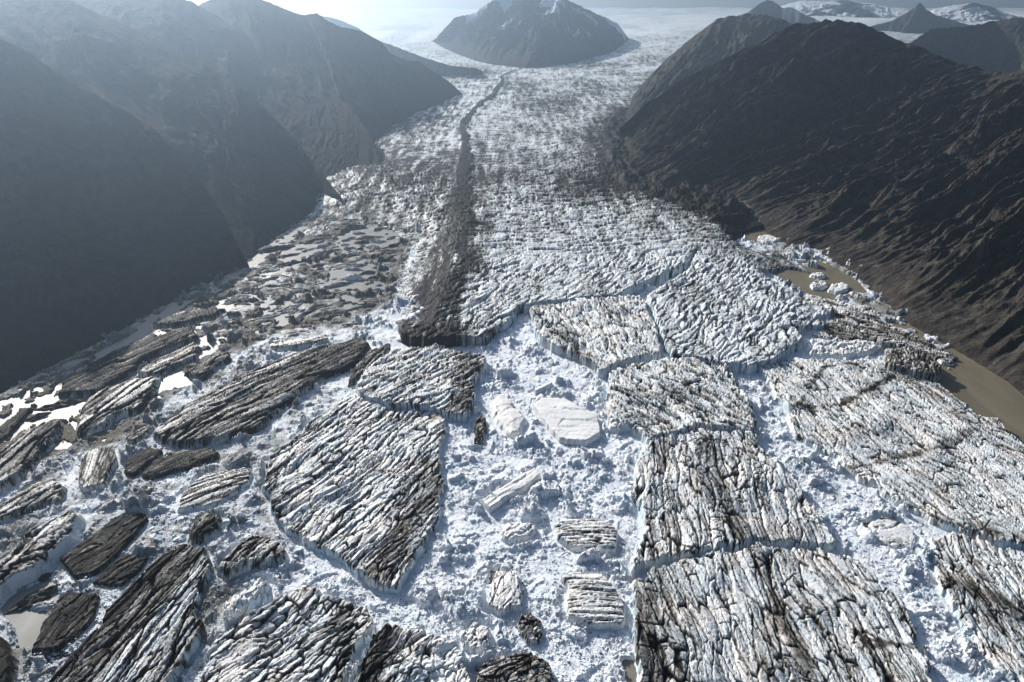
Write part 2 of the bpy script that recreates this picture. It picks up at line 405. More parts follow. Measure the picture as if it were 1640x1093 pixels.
# ------------------------------------------------------------------ mountains
def resample(P, n):
    P = np.array(P, float); s = np.concatenate([[0], np.cumsum(np.linalg.norm(np.diff(P[:, :2], axis=0), axis=1))])
    t = np.linspace(0, s[-1], n)
    return np.stack([np.interp(t, s, P[:, i]) for i in range(3)], 1), t
def mountain(ridge, foot, back, nt, nu, gully, seed, mat=ROCK, prof=1.0, crag=1.0, snowfn=None, gs=70, scree=.5, ridge_n=1.0, diag=0.0, wobk=1.0):
    """ridge: (px, py, Y) sight points; foot: (px, py) on the flat or (X, Y, Z) in metres; back: offset (dx, dy) behind the ridge"""
    Rg = [GY(*p) for p in ridge]
    Ft = [np.array([*map(float, GG(*p)), float(zb(GG(*p)[1])) - (7 if p[1] < 205 else 25)]) if len(p) == 2 and (p[1] < 300 or (p[1] < 390 and 900 < p[0] < 1300)) else (np.array([*map(float, G(p[0], p[1], 0)), -6.0]) if len(p) == 2 else np.array(p, float)) for p in foot]
    A, sa = resample(Rg, nt); B, sb = resample(Ft, nt)
    nb = max(nu // 4, 12)
    u = np.linspace(0, 1, nu)[:, None]; S = np.maximum(sb, sa)[None, :]
    X = B[:, 0] + (A[:, 0] - B[:, 0]) * u; Y = B[:, 1] + (A[:, 1] - B[:, 1]) * u
    up = u ** prof
    Z = B[:, 2] + (A[:, 2] - B[:, 2]) * up
    v = np.linspace(1.0 / nb, 1, nb)[:, None]
    X2 = A[:, 0] + back[0] * v; Y2 = A[:, 1] + back[1] * v; Z2 = A[:, 2] + (-20 - A[:, 2]) * (v ** 1.15)
    X = np.concatenate([X, X2]); Y = np.concatenate([Y, Y2]); Z = np.concatenate([Z, Z2])
    uu = np.concatenate([u, 1 + v * 1.0]) + 0 * S
    Lf = np.hypot(A[:, 0] - B[:, 0], A[:, 1] - B[:, 1]).mean()
    ss = S + diag * uu * Lf; dn = uu * Lf
    wob = wobk * gs * 1.3 * fbm(ss / (gs * 2.2), dn / (gs * 2.6), seed + 3, 4)
    gl = .7 * (ridged((ss + wob) / gs, dn / (gs * 6.0), seed, 5) - .55) + .8 * (ridged((ss + 2 * wob) / (gs * 2.7), dn / (gs * 9), seed + 6, 3) - .5)
    g2 = ridged((ss + wob * .6) / (gs * .33), dn / (gs * 1.6), seed + 9, 3) - .55
    env = np.where(uu < 1, np.clip(uu * 3.0, 0, 1) * (1 - .75 * sst(.72, 1, uu)), .25)
    big = fbm(X / (gs * 5), Y / (gs * 5), seed + 1, 3)
    hz = np.clip(A[:, 2] - B[:, 2], 20, 9999)[None, :] / 300.0; hz = np.minimum(hz, 1.6)
    dz = gully * hz * env * (gl * 1.0 + g2 * .33 + big * .5) + crag * 7 * (gs / 62) * env * fbm(X / (.36 * gs), Y / (.36 * gs), seed + 2, 4) * hz
    # terraces of lava beds near the top
    dz = dz + crag * 2.5 * env * np.sin(Z / 9 + 4 * big) * sst(.3, .8, uu)
    dz = dz + ridge_n * 4 * fbm(S / 60 + 0 * uu, uu * 3, seed + 4, 4) * np.exp(-((uu - 1) / .12) ** 2)
    Z = Z + dz
    sc = scree * sst(.12, .55, g2 + .6 * fbm(X / 35, Y / 35, seed + 5, 4)) * np.clip(1.25 - uu, 0, 1)
    at = {'scree': np.clip(sc, 0, 1)}
    if snowfn: at['snow'] = np.clip(snowfn(X, Y, Z, uu, S), 0, 1)
    o = grid_mesh('mountain', X, Y, Z, np.ones(X.shape, bool), mat, at)
    tag(o, kind='structure'); return o

# right hand side
mountain([(992, 205, 1830), (1040, 162, 1830), (1100, 125, 1800), (1200, 75, 1760), (1260, 45, 1720), (1330, 30, 1680), (1380, 35, 1640), (1450, 66, 1580), (1530, 102, 1480), (1600, 116, 1400), (1680, 112, 1300), (1800, 90, 1150), (2000, 50, 950), (2400, 0, 700)],
         [(992, 209), (985, 240), (990, 268), (1034, 300), (1080, 303), (1150, 316), (1212, 350), (1254, 378), (1295, 402), (1337, 430), (1393, 468), (1434, 513), (1490, 545), (1535, 569), (1608, 614), (1640, 642), (1760, 730), (1960, 900), (2300, 1100)],
         (650, 500), 960, 520, 50, 500, prof=.92, gs=46, crag=1.6, scree=.8, diag=-.55, wobk=.45)
mountain([(1008, 160, 2700), (1040, 122, 2750), (1070, 92, 2800), (1100, 66, 2800), (1150, 29, 2800), (1200, 21, 2800), (1230, 22, 2750), (1260, 33, 2700), (1300, 52, 2600), (1400, 80, 2500)],
         [(1008, 164), (1000, 180), (1005, 195), (1030, 205), (1060, 205), (1100, 200), (1150, 200), (1200, 200), (1250, 200), (1300, 200)], (500, 700), 260, 160, 40, 520, gs=90)
mountain([(1440, 80, 3000), (1470, 60, 3100), (1490, 46, 3200), (1546, 40, 3200), (1590, 33, 3200), (1640, 26, 3100), (1720, 10, 3000), (1900, -40, 2600)],
         [(1440, 95), (1440, 110), (1460, 120), (1500, 130), (1560, 140), (1620, 150), (1700, 170), (1900, 200)], (800, 800), 240, 140, 60, 540, gs=110)
def snow_a(X, Y, Z, u, S): return sst(.1, .22, fbm(X / 260, Y / 260, 61, 4) + .25 * (u - .5))
def snow_b(X, Y, Z, u, S): return sst(-.12, .02, fbm(X / 420, Y / 420, 67, 4) + .45 * (u - .75))
FB = [(1130, 60), (1180, 62), (1240, 64), (1300, 66), (1400, 70), (1500, 74), (1600, 80), (1800, 90)]
mountain([(1180, 26, 5200), (1198, 20, 5200), (1215, 7, 5200), (1229, 0, 5200), (1240, 3, 5150), (1254, 13, 5100), (1268, 12, 5100), (1295, 26, 5000), (1330, 40, 4900)],
         [(1150, 62), (1180, 66), (1220, 70), (1260, 72), (1300, 74), (1340, 76)], (600, 900), 150, 90, 30, 560, mat=ROCK_SNOW, gs=140, snowfn=snow_a)
mountain([(1240, 12, 7600), (1290, 0, 7600), (1340, 1, 7500), (1358, 0, 7500), (1393, 5, 7500), (1428, 12, 7500), (1459, 14, 7500), (1500, 20, 7400)],
         [(1220, 50), (1270, 50), (1320, 50), (1360, 52), (1400, 54), (1440, 56), (1480, 58), (1520, 60)], (900, 1500), 220, 110, 36, 580, mat=ROCK_SNOW, gs=230, snowfn=snow_b)
mountain([(1395, 42, 5300), (1428, 34, 5300), (1450, 22, 5300), (1464, 13, 5300), (1470, 6, 5300), (1474, 4, 5300), (1478, 8, 5300), (1484, 16, 5300), (1500, 24, 5300), (1530, 34, 5200), (1560, 42, 5200)],
         [(1370, 68), (1400, 72), (1430, 74), (1460, 76), (1490, 76), (1530, 78), (1570, 80)], (500, 700), 200, 90, 36, 600, mat=ROCK, gs=110, ridge_n=.4)
mountain([(1480, 24, 6400), (1497, 15, 6400), (1525, 9, 6400), (1560, 5, 6400), (1580, 7, 6400), (1601, 17, 6300), (1629, 26, 6200), (1680, 34, 6000)],
         [(1450, 60), (1490, 62), (1530, 64), (1570, 66), (1610, 68), (1650, 70), (1690, 72)], (700, 900), 180, 90, 30, 620, mat=ROCK_SNOW, gs=170, snowfn=snow_b)
# snow covered swells of the ice cap
def snow_all(X, Y, Z, u, S): return 1 + 0 * X
mountain([(540, 62, 6400), (580, 48, 6500), (640, 40, 6600), (700, 43, 6600), (745, 58, 6500)], [(530, 74), (580, 78), (640, 80), (700, 78), (750, 74)], (0, 1500), 160, 60, 16, 681, mat=ROCK_SNOW, gs=180, snowfn=snow_all)
mountain([(540, 32, 9500), (600, 27, 9800), (680, 30, 9800), (760, 34, 9600)], [(530, 46), (600, 48), (680, 48), (770, 46)], (0, 2000), 160, 60, 16, 683, mat=ROCK_SNOW, gs=240, snowfn=snow_all)
mountain([(985, 44, 7200), (1040, 30, 7600), (1100, 27, 7800), (1160, 30, 7800), (1210, 38, 7600)], [(975, 66), (1040, 66), (1100, 64), (1160, 62), (1220, 60)], (300, 1500), 160, 60, 20, 685, mat=ROCK_SNOW, gs=200, snowfn=snow_all)
# the peak that splits the two ice streams
def snow_c(X, Y, Z, u, S): return sst(.10, .2, fbm(X / 170, Y / 170, 64, 4) + .6 * (u - .8))
mountain([(704, 58, 5000), (728, 28, 5000), (762, 22, 5000), (772, 12, 5000), (786, 3, 5000), (800, -6, 5000), (820, -1, 5000), (850, -8, 5000), (880, -9, 5000), (904, -4, 5000), (935, 11, 5000), (959, 22, 5000), (988, 37, 5050), (1005, 58, 5100), (1020, 78, 5150)],
         [(690, 66), (712, 78), (735, 86), (760, 95), (783, 102), (842, 109), (905, 104), (957, 95), (990, 87), (1014, 82)], (200, 900), 330, 160, 70, 640, mat=ROCK_SNOW, gs=120, snowfn=snow_c, prof=.8)
# small far ridge left of the peak, and low hill at the left arm
mountain([(500, 22, 5200), (530, 28, 5200), (550, 34, 5200), (575, 46, 5100), (600, 62, 5000), (620, 75, 4900)],
         [(480, 60), (520, 70), (560, 76), (590, 80), (610, 82), (625, 84)], (-500, 900), 120, 70, 40, 660, gs=120)
mountain([(590, 60, 3700), (623, 71, 3650), (655, 83, 3600), (686, 95, 3560), (721, 105, 3520), (762, 109, 3480), (772, 114, 3450)],
         [(590, 130), (620, 130), (655, 128), (690, 124), (720, 122), (745, 119), (773, 115)], (-150, 500), 160, 60, 25, 680, gs=80)
# left hand side, four spurs from far to near
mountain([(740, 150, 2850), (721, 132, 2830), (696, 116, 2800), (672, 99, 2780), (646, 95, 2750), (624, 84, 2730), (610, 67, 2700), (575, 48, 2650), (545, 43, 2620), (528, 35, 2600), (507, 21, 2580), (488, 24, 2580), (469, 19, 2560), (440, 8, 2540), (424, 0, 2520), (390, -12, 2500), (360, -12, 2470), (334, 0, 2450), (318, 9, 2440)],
         [(741, 151), (720, 160), (690, 174), (655, 190), (630, 203), (620, 225), (590, 250), (560, 260), (500, 280), (420, 300), (350, 310)], (-500, 900), 300, 170, 18, 700, gs=90, mat=MOSSY_SHADE, scree=.12, crag=.3)
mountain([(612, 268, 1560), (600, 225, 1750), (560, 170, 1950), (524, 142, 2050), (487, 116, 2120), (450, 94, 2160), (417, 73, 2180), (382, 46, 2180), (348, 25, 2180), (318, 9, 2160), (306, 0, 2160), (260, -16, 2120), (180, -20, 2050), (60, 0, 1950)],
         [(613, 269), (608, 280), (590, 296), (566, 312), (530, 330), (480, 350), (400, 380), (300, 400), (200, 420), (60, 430)], (-650, 700), 280, 170, 15, 720, gs=80, mat=MOSSY_SHADE, scree=.12, crag=.3)
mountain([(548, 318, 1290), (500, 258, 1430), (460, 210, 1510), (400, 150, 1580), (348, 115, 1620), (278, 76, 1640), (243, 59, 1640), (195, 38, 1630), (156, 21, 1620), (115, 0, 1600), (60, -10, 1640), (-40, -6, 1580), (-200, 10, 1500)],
         [(549, 319), (530, 332), (500, 348), (470, 368), (440, 390), (400, 425), (370, 440), (300, 470), (200, 500), (60, 530), (-100, 540)], (-600, 600), 300, 180, 12, 740, gs=70, mat=MOSSY_SHADE, scree=.12, crag=.3)
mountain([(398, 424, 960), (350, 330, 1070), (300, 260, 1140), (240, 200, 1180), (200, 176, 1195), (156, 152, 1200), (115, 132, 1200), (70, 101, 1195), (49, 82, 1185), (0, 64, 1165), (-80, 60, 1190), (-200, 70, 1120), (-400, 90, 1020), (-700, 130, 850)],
         [(399, 425), (388, 432), (360, 446), (300, 476), (230, 515), (180, 545), (100, 585), (50, 612), (0, 640), (-60, 680), (-160, 760), (-300, 880), (-600, 1050)], (-500, 500), 420, 260, 11, 760, gs=55, mat=MOSSY_SHADE, scree=.12, crag=.3)
print('mountains', time.time() - T0)

# ------------------------------------------------------------------ the large slabs of ice, traced along their feet and brinks
slab([(849, 499), (855, 527), (861, 545), (891, 562), (922, 572), (943, 583), (957, 598), (967, 600), (992, 590), (1027, 579), (1058, 572), (1060, 558), (1054, 531), (1034, 489), (1027, 478), (992, 480), (950, 481), (888, 487), (853, 489)],
     12, ((900, 500), (960, 590)), 8.5, 30, 3.2, .10, 'crevassed white ice slab just below the glacier front, dark at its left corner', edge=2.2, dirtfn=bands(band((855, 505), (950, 590), 9, .35)))
slab([(641, 565), (696, 558), (735, 569), (752, 572), (780, 572), (780, 590), (762, 607), (761, 638), (752, 663), (745, 673), (714, 668), (696, 659), (662, 658), (630, 658), (610, 649), (571, 636), (571, 625), (582, 600), (610, 580), (627, 566)],
     12, ((590, 630), (720, 565)), 7, 26, 3.4, .20, 'grey ribbed ice slab with dark cliff on its right, below the dark moraine', edge=1.8, dirtfn=bands(band((750, 570), (740, 660), 14, .4), band((640, 560), (740, 568), 8, .3)), longc=1.0)
slab([(571, 636), (612, 650), (630, 658), (662, 659), (696, 659), (712, 671), (718, 690), (706, 720), (709, 748), (715, 779), (706, 800), (706, 831), (685, 869), (664, 908), (643, 942), (636, 951), (598, 941), (560, 915), (550, 902), (483, 869), (459, 852), (438, 835), (431, 807), (416, 779), (421, 765), (428, 737), (445, 723), (480, 690), (520, 660), (545, 645)],
     7.5, ((470, 850), (660, 690)), 6.5, 30, 3.0, .16, 'largest ribbed ice slab left of the white channel, tapering to a point', edge=2.6, rag=2.4, longc=1.2, cross=.7,
     dirtfn=bands(band((700, 750), (610, 930), 16, .4), band((430, 740), (440, 830), 6, .35), band((440, 720), (540, 650), 7, .25)))
slab([(971, 600), (1002, 590), (1044, 581), (1072, 578), (1115, 578), (1150, 586), (1170, 593), (1184, 625), (1202, 645), (1212, 684), (1209, 697), (1115, 689), (1100, 697), (1060, 703), (1036, 711), (1028, 700), (1006, 687), (974, 673), (971, 621)],
     11, ((1000, 610), (1110, 690)), 9, 34, 4.0, .16, 'broken white ice slab with dark furrows between glacier front and long right slabs', edge=1.8, cross=.9, dirtfn=bands(band((1030, 640), (1090, 640), 14, .25)))
slab([(1033, 710), (1060, 701), (1106, 692), (1140, 690), (1209, 695), (1218, 715), (1240, 745), (1270, 770), (1305, 815), (1328, 850), (1345, 880), (1300, 878), (1220, 874), (1150, 884), (1075, 899), (1052, 907), (1012, 922), (1008, 900), (1020, 870), (1025, 850), (1020, 820), (1018, 790), (1015, 750), (1025, 725)],
     9.5, ((1080, 720), (1110, 880)), 8.5, 40, 3.2, .20, 'black and white streaked ice slab, middle one of the three right of the channel', edge=2.8, rag=3.0, cross=1.0, longc=1.1,
     dirtfn=bands(band((1130, 720), (1200, 880), 12, .3), band((1060, 720), (1080, 880), 8, .2), band((1030, 730), (1025, 900), 6, -.25)))
slab([(1010, 925), (1035, 919), (1075, 903), (1150, 885), (1220, 874), (1290, 878), (1355, 890), (1400, 920), (1425, 945), (1450, 970), (1470, 1010), (1485, 1050), (1500, 1093), (1530, 1150), (1500, 1190), (1030, 1190), (1017, 1093), (1015, 1000)],
     7.5, ((1150, 920), (1210, 1080)), 9.5, 44, 2.6, .17, 'broad bottom ice slab right of channel, black streaks fanning over white ice', edge=3.2, rag=3.2, cross=.7, longc=1.3, streak=.55,
     dirtfn=bands(band((1040, 950), (1040, 1150), 14, .35), band((1230, 900), (1290, 1090), 7, .3), band((1390, 1030), (1500, 1040), 3, .5)))
slab([(1212, 588), (1233, 577), (1275, 573), (1309, 577), (1358, 577), (1410, 581), (1440, 590), (1490, 612), (1521, 628), (1539, 645), (1556, 659), (1574, 673), (1603, 678), (1610, 690), (1640, 715), (1700, 760), (1780, 830), (1800, 930), (1700, 893), (1640, 880), (1602, 876), (1568, 863), (1516, 849), (1488, 835), (1463, 821), (1429, 807), (1401, 783), (1376, 772), (1356, 758), (1338, 734), (1289, 711), (1268, 698), (1261, 663), (1247, 649), (1230, 621), (1219, 600)],
     7, ((1260, 640), (1420, 780)), 8, 36, 2.3, .12, 'widest white ice slab on the right, beside the brown lake, crossed by dark cracks', edge=3.4, rag=3.4, cross=.8,
     dirtfn=bands(band((1280, 650), (1320, 590), 2.5, .6), band((1320, 590), (1400, 580), 2.5, .5), band((1240, 655), (1350, 650), 2.5, .5), band((1350, 650), (1430, 605), 3, .6), band((1350, 755), (1500, 720), 3, .55), band((1500, 720), (1560, 690), 5, .35), band((1420, 590), (1640, 720), 14, .18), band((1500, 840), (1640, 870), 9, .3)))
slab([(1488, 862), (1516, 852), (1568, 864), (1602, 876), (1640, 881), (1700, 895), (1800, 945), (1880, 1050), (1880, 1180), (1660, 1180), (1620, 1093), (1592, 1075), (1568, 1047), (1526, 977), (1509, 956), (1498, 936), (1491, 901)],
     6.5, ((1540, 880), (1640, 1040)), 8, 34, 2.8, .22, 'dirty white ice slab at the bottom right corner, rounded white knobs along its left edge', edge=3.2, rag=3.0, cross=.6, dirtfn=band((1530, 940), (1640, 980), 8, .35), streak=.7)
slab([(487, 937), (539, 960), (560, 967), (603, 990), (605, 1008), (574, 1036), (556, 1080), (545, 1150), (480, 1185), (290, 1185), (320, 1093), (334, 1054), (351, 1019), (379, 1005), (420, 979), (465, 948)],
     7.5, ((350, 1080), (500, 960)), 9, 24, 3.6, .18, 'cracked grey-white ice slab at the bottom, left of the pale knobbly one', edge=1.6, cross=1.0, longc=1.2, dirtfn=bands(band((540, 970), (560, 1080), 9, .4)))
slab([(553, 1120), (584, 1050), (600, 1022), (629, 1003), (668, 1015), (689, 1019), (723, 1029), (744, 1047), (753, 1093), (765, 1185), (520, 1185)],
     11, ((610, 1090), (680, 1015)), 9, 22, 4.5, .22, 'steep ice slab at the bottom edge with dark left flank and pale rounded towers', edge=2.0, dirtfn=bands(band((620, 1005), (590, 1120), 11, .5), band((700, 1030), (730, 1120), 9, -.3)))
# left side
slab([(60, 1130), (83, 1093), (115, 1057), (153, 1012), (167, 988), (195, 956), (223, 925), (257, 894), (296, 875), (334, 883), (339, 901), (336, 922), (320, 956), (316, 991), (327, 1002), (323, 1026), (306, 1050), (278, 1093), (255, 1140), (220, 1185), (20, 1185)],
     9, ((120, 1090), (300, 900)), 8, 46, 3.0, .42, 'long grit-streaked ice slab at the bottom left, pale ribs on its right side', edge=1.8, longc=1.2, cross=.25, dirtfn=bands(band((270, 890), (110, 1070), 22, .35), band((320, 930), (200, 1090), 10, -.18)), streak=.6)
slab([(94, 897), (118, 929), (153, 922), (191, 890), (215, 862), (240, 831), (233, 822), (195, 828), (139, 863)],
     5, ((110, 915), (230, 830)), 6, 24, 1.3, .84, 'black debris-covered flat ice slab, larger of the two side by side', 'black debris-covered slabs', cat='ice slab', edge=1.4, rag=.8, blue=.1, longc=.5, cross=.3, streak=.3)
slab([(146, 936), (170, 941), (195, 939), (223, 918), (240, 894), (222, 888), (198, 889), (172, 910)],
     4, ((150, 936), (235, 894)), 6, 24, 1.3, .80, 'small black debris-covered ice slab right beside the larger black one', 'black debris-covered slabs', edge=1.4, rag=.8, blue=.1, longc=.5, cross=.3, streak=.3)
slab([(45, 1050), (94, 1043), (129, 1019), (153, 988), (163, 953), (130, 951), (101, 953), (85, 975), (63, 1009)],
     5, ((55, 1045), (155, 955)), 6, 24, 1.3, .84, 'black debris-covered ice slab standing beside the brown pond', 'black debris-covered slabs', edge=1.6, rag=.9, blue=.1, longc=.5, cross=.3, streak=.3)
slab([(-60, 1150), (-90, 1000), (-40, 1000), (0, 1003), (18, 1020), (32, 1050), (33, 1085), (20, 1130)],  # dark corner blob of unclear kind, built as a mound
     10, ((-50, 1100), (20, 1020)), 9, 30, 1.4, 1.0, 'black rounded mound cut by the bottom left corner', 'black debris-covered slabs', edge=6, rag=1.0, blue=0, longc=.3, cross=.2, streak=.1, dome=4)
slab([(-120, 960), (-60, 930), (0, 895), (35, 858), (70, 836), (115, 817), (139, 815), (142, 832), (125, 862), (95, 890), (70, 922), (35, 937), (0, 974), (-60, 1010), (-120, 1040)],
     11, ((0, 930), (130, 820)), 14, 60, 3.0, .22, 'tall smooth ice ridge on the left with a wide blue shaded flank', name='iceberg', cat='iceberg', edge=9, rag=1.4, blue=.25, cross=.2, dome=5)
slab([(-100, 850), (-30, 822), (0, 807), (35, 787), (60, 772), (90, 768), (115, 785), (95, 805), (55, 815), (0, 838), (-60, 862)],
     7, ((0, 825), (100, 775)), 6, 60, 1.8, .25, 'low striped grey iceberg at the left edge above the tall smooth ridge', name='iceberg', cat='iceberg', edge=4, blue=.2, cross=.1, dome=3)
slab([(129, 734), (150, 722), (184, 716), (190, 737), (174, 765), (174, 779), (132, 788), (123, 776)],
     6, ((140, 780), (160, 722)), 4, 60, .8, .22, 'boxy finely striped grey iceberg standing left of the dark streaked ridges', name='iceberg', cat='iceberg', edge=1.4, rag=.7, blue=.2, cross=.1)
slab([(285, 793), (283, 820), (334, 814), (372, 796), (403, 776), (407, 748), (375, 751), (323, 762)],
     5, ((290, 800), (400, 762)), 5, 60, 1.2, .18, 'low wedge of striped pale ice beside the largest ribbed slab', name='iceberg', cat='iceberg', edge=3, blue=.4, cross=.15, dome=2)
slab([(195, 742), (212, 728), (243, 715), (268, 722), (245, 740), (215, 765), (200, 765)],
     5, ((200, 755), (262, 720)), 5, 40, 1.2, .62, 'short black streaked ice ridge between the striped box and the double dark ridge', name='iceberg', cat='iceberg', edge=3, blue=.2, cross=.15, dome=2)
slab([(240, 769), (306, 751), (358, 734), (348, 720), (296, 720), (271, 726), (243, 740), (222, 764)],
     5, ((235, 765), (345, 727)), 5, 50, 1.3, .55, 'dark brown streaked ice ridge below the long dark slab', name='iceberg', cat='iceberg', edge=3, blue=.2, cross=.15, dome=2)
slab([(348, 922), (344, 911), (365, 887), (400, 856), (430, 858), (455, 872), (466, 888), (455, 902), (400, 912), (365, 926)],
     9, ((355, 915), (420, 860)), 7, 26, 2.4, .30, 'round-topped white and grey iceberg below the corner of the largest ribbed slab', name='iceberg', cat='iceberg', edge=5, blue=.3, cross=.4, dome=3)
slab([(294, 866), (306, 842), (330, 817), (352, 822), (364, 836), (350, 856), (318, 874)],
     8, ((300, 860), (340, 822)), 9, 30, 2.6, .35, 'steep peaked grey iceberg just above the long grit-streaked slab', name='iceberg', cat='iceberg', edge=6, blue=.3, cross=.3, dome=4)
slab([(348, 994), (352, 965), (385, 945), (420, 922), (440, 935), (430, 960), (395, 985), (360, 1003)],
     7, ((350, 990), (430, 930)), 6, 9, 2.6, -.1, 'blue-white mound of crushed ice between the bottom slabs', name='ice_mound', cat='ice mound', edge=6, blue=.5, cross=.6, dome=3)
slab([(240, 698), (257, 680), (295, 652), (348, 621), (389, 600), (452, 572), (521, 553), (560, 543), (582, 539), (597, 552), (577, 583), (560, 592), (521, 606), (469, 642), (417, 691), (382, 696), (334, 711), (302, 717), (262, 712)],
     9, ((260, 705), (570, 560)), 7, 60, 2.6, .62, 'longest dark brown ice ridge, running from the left channel to the moraine', edge=5, blue=.3, cross=.3, dome=3, dirtfn=bands(band((260, 690), (450, 590), 14, -.25)))
slab([(560, 596), (590, 565), (622, 552), (630, 560), (610, 578), (575, 612), (556, 618)],
     8, ((565, 605), (622, 560)), 7, 30, 2.4, .62, 'small dark ice block between the longest dark ridge and the grey ribbed slab', edge=3, blue=.3)
slab([(118, 677), (129, 652), (149, 632), (195, 611), (261, 600), (259, 618), (243, 638), (226, 659), (195, 665), (174, 684), (129, 700), (114, 696)],
     8, ((130, 690), (250, 605)), 9, 60, 2.2, .30, 'smooth grey whaleback iceberg right of the bright lake water at far left', name='iceberg', cat='iceberg', edge=7, blue=.1, cross=.15, dome=4)
slab([(87, 635), (97, 614), (122, 597), (181, 562), (243, 536), (261, 536), (295, 524), (313, 524), (323, 541), (271, 559), (226, 583), (209, 600), (184, 614), (153, 632), (118, 634)],
     7, ((100, 630), (310, 530)), 8, 50, 2.2, .62, 'long dark iceberg lying along the bright strip of water at the left shore', name='iceberg', cat='iceberg', edge=5, blue=.1, cross=.3, dome=3)
slab([(209, 604), (236, 583), (264, 569), (313, 548), (327, 555), (320, 572), (292, 586), (250, 604)],
     6, ((215, 600), (320, 555)), 9, 40, 2.0, .30, 'smooth fluted grey iceberg behind the whaleback', name='iceberg', cat='iceberg', edge=6, blue=.1, cross=.15, dome=3)
slab([(288, 597), (316, 585), (345, 568), (370, 562), (374, 575), (350, 590), (325, 611), (305, 607)],
     6, ((295, 600), (370, 566)), 8, 30, 2.2, .45, 'lumpy dark iceberg right of the fluted one', name='iceberg', cat='iceberg', edge=5, blue=.15, dome=3)
slab([(240, 520), (285, 499), (313, 493), (365, 495), (348, 506), (299, 520), (262, 525)],
     6, ((245, 520), (360, 496)), 9, 50, 1.8, .48, 'low brown iceberg touching the widest part of the left shore water', name='iceberg', cat='iceberg', edge=5, blue=.1, dome=3)
slab([(431, 559), (434, 548), (487, 546), (525, 538), (527, 546), (480, 557), (445, 562)],
     7, ((434, 556), (525, 541)), 12, 60, .8, .34, 'flat-topped tabular iceberg with a straight dark side above the longest dark ridge', name='iceberg', cat='iceberg', edge=1.6, rag=.6, blue=.1, longc=.3, cross=.2)
slab([(-160, 830), (-120, 760), (-60, 735), (0, 716), (28, 694), (63, 680), (101, 673), (111, 680), (95, 700), (73, 718), (62, 737), (45, 762), (0, 793), (-60, 820)],
     9, ((0, 770), (100, 680)), 9, 60, 2.6, .42, 'large dark fluted iceberg against the left edge of the picture', name='iceberg', cat='iceberg', edge=7, blue=.15, cross=.2, dome=4)
slab([(195, 702), (215, 682), (240, 675), (252, 684), (232, 704), (203, 714)], 5, ((200, 705), (245, 680)), 8, 30, 1.6, .32, 'small grey iceberg between the whaleback and the longest dark ridge', name='iceberg', cat='iceberg', edge=5, blue=.3, dome=2)
slab([(-30, 725), (-10, 690), (30, 655), (60, 650), (40, 672), (20, 700)], 4, ((-20, 715), (45, 655)), 8, 30, 1.4, .7, 'black low iceberg in the mountain shade at the left shore', name='iceberg', cat='iceberg', edge=4, blue=0, dome=2)
# in the white channel
slab([(883, 842), (890, 863), (918, 881), (950, 887), (988, 884), (992, 852), (974, 835), (939, 833), (905, 834)],
     7, ((890, 860), (990, 858)), 2.6, 60, 1.4, .12, 'blue-white block scored by fine parallel grooves, upper one in the channel', 'grooved blocks in the channel', name='ice_block', cat='ice block', edge=1.6, rag=.5, blue=.25, cross=.5, dome=2.5, streak=.2)
slab([(908, 940), (905, 965), (908, 990), (930, 1000), (956, 1007), (1002, 1004), (1004, 974), (988, 946), (967, 922), (915, 918), (893, 925)],
     8, ((905, 960), (1000, 962)), 2.8, 60, 1.6, .14, 'blue-white block scored by fine parallel grooves, lower one in the channel', 'grooved blocks in the channel', name='ice_block', cat='ice block', edge=1.6, rag=.5, blue=.25, cross=.5, dome=3, streak=.2)
slab([(852, 652), (868, 640), (905, 641), (930, 655), (960, 667), (963, 698), (938, 713), (894, 707), (876, 686)],
     7, ((870, 670), (955, 668)), 14, 60, .5, -.5, 'smooth white tabular ice block with a straight cliff, upper channel', name='ice_block', cat='ice block', edge=1.2, rag=.5, blue=.3, longc=.4, cross=.2, streak=.05)
slab([(782, 642), (802, 632), (830, 650), (850, 670), (844, 692), (818, 709), (802, 696), (788, 672)],
     6, ((800, 680), (838, 660)), 14, 40, .6, -.5, 'smooth dazzling white ice mound left of the tabular block', name='ice_mound', cat='ice mound', edge=6, blue=0, longc=.2, cross=.2, streak=.05, dome=3)
slab([(853, 628), (868, 620), (885, 611), (888, 619), (872, 626), (858, 632)], 6, ((855, 628), (885, 614)), 8, 30, .8, -.4, 'short tilted white ice plank above the tabular block', name='ice_block', cat='ice block', edge=1.3, rag=.5, blue=.5, streak=.05)
slab([(768, 806), (798, 786), (830, 766), (858, 751), (868, 764), (843, 785), (808, 804), (784, 820)],
     7, ((775, 810), (860, 760)), 10, 40, 1.0, -.4, 'long narrow white ice wall slanting across the channel', name='ice_block', cat='ice block', edge=1.6, rag=.8, blue=.3, streak=.05)
slab([(796, 862), (806, 842), (830, 832), (860, 836), (866, 850), (850, 866), (815, 872)],
     6, ((800, 860), (860, 840)), 6, 12, 2.0, -.2, 'rough blue ice mound left of the upper grooved block', name='ice_mound', cat='ice mound', edge=5, blue=.5, streak=.1, dome=2)
slab([(776, 972), (780, 940), (792, 915), (832, 918), (840, 950), (838, 975), (800, 985)],
     7, ((785, 960), (785, 930)), 5, 16, 1.5, .05, 'squat grey-blue ice block beside the small brown pool in the channel', name='ice_block', cat='ice block', edge=2, blue=.5, streak=.15, dome=2)
slab([(760, 712), (757, 690), (762, 668), (778, 668), (780, 690), (776, 712)], 6, ((765, 705), (770, 670)), 4, 8, 2.2, .6, 'dark jagged ice rock at the left edge of the upper channel', name='ice_block', cat='ice block', edge=2, blue=.1)
slab([(740, 1040), (735, 1012), (760, 995), (790, 1005), (790, 1035), (765, 1050)], 6, ((745, 1030), (785, 1005)), 6, 10, 2.6, .05, 'pale angular ice block right of the steep bottom slab', name='ice_block', cat='ice block', edge=3, blue=.4)
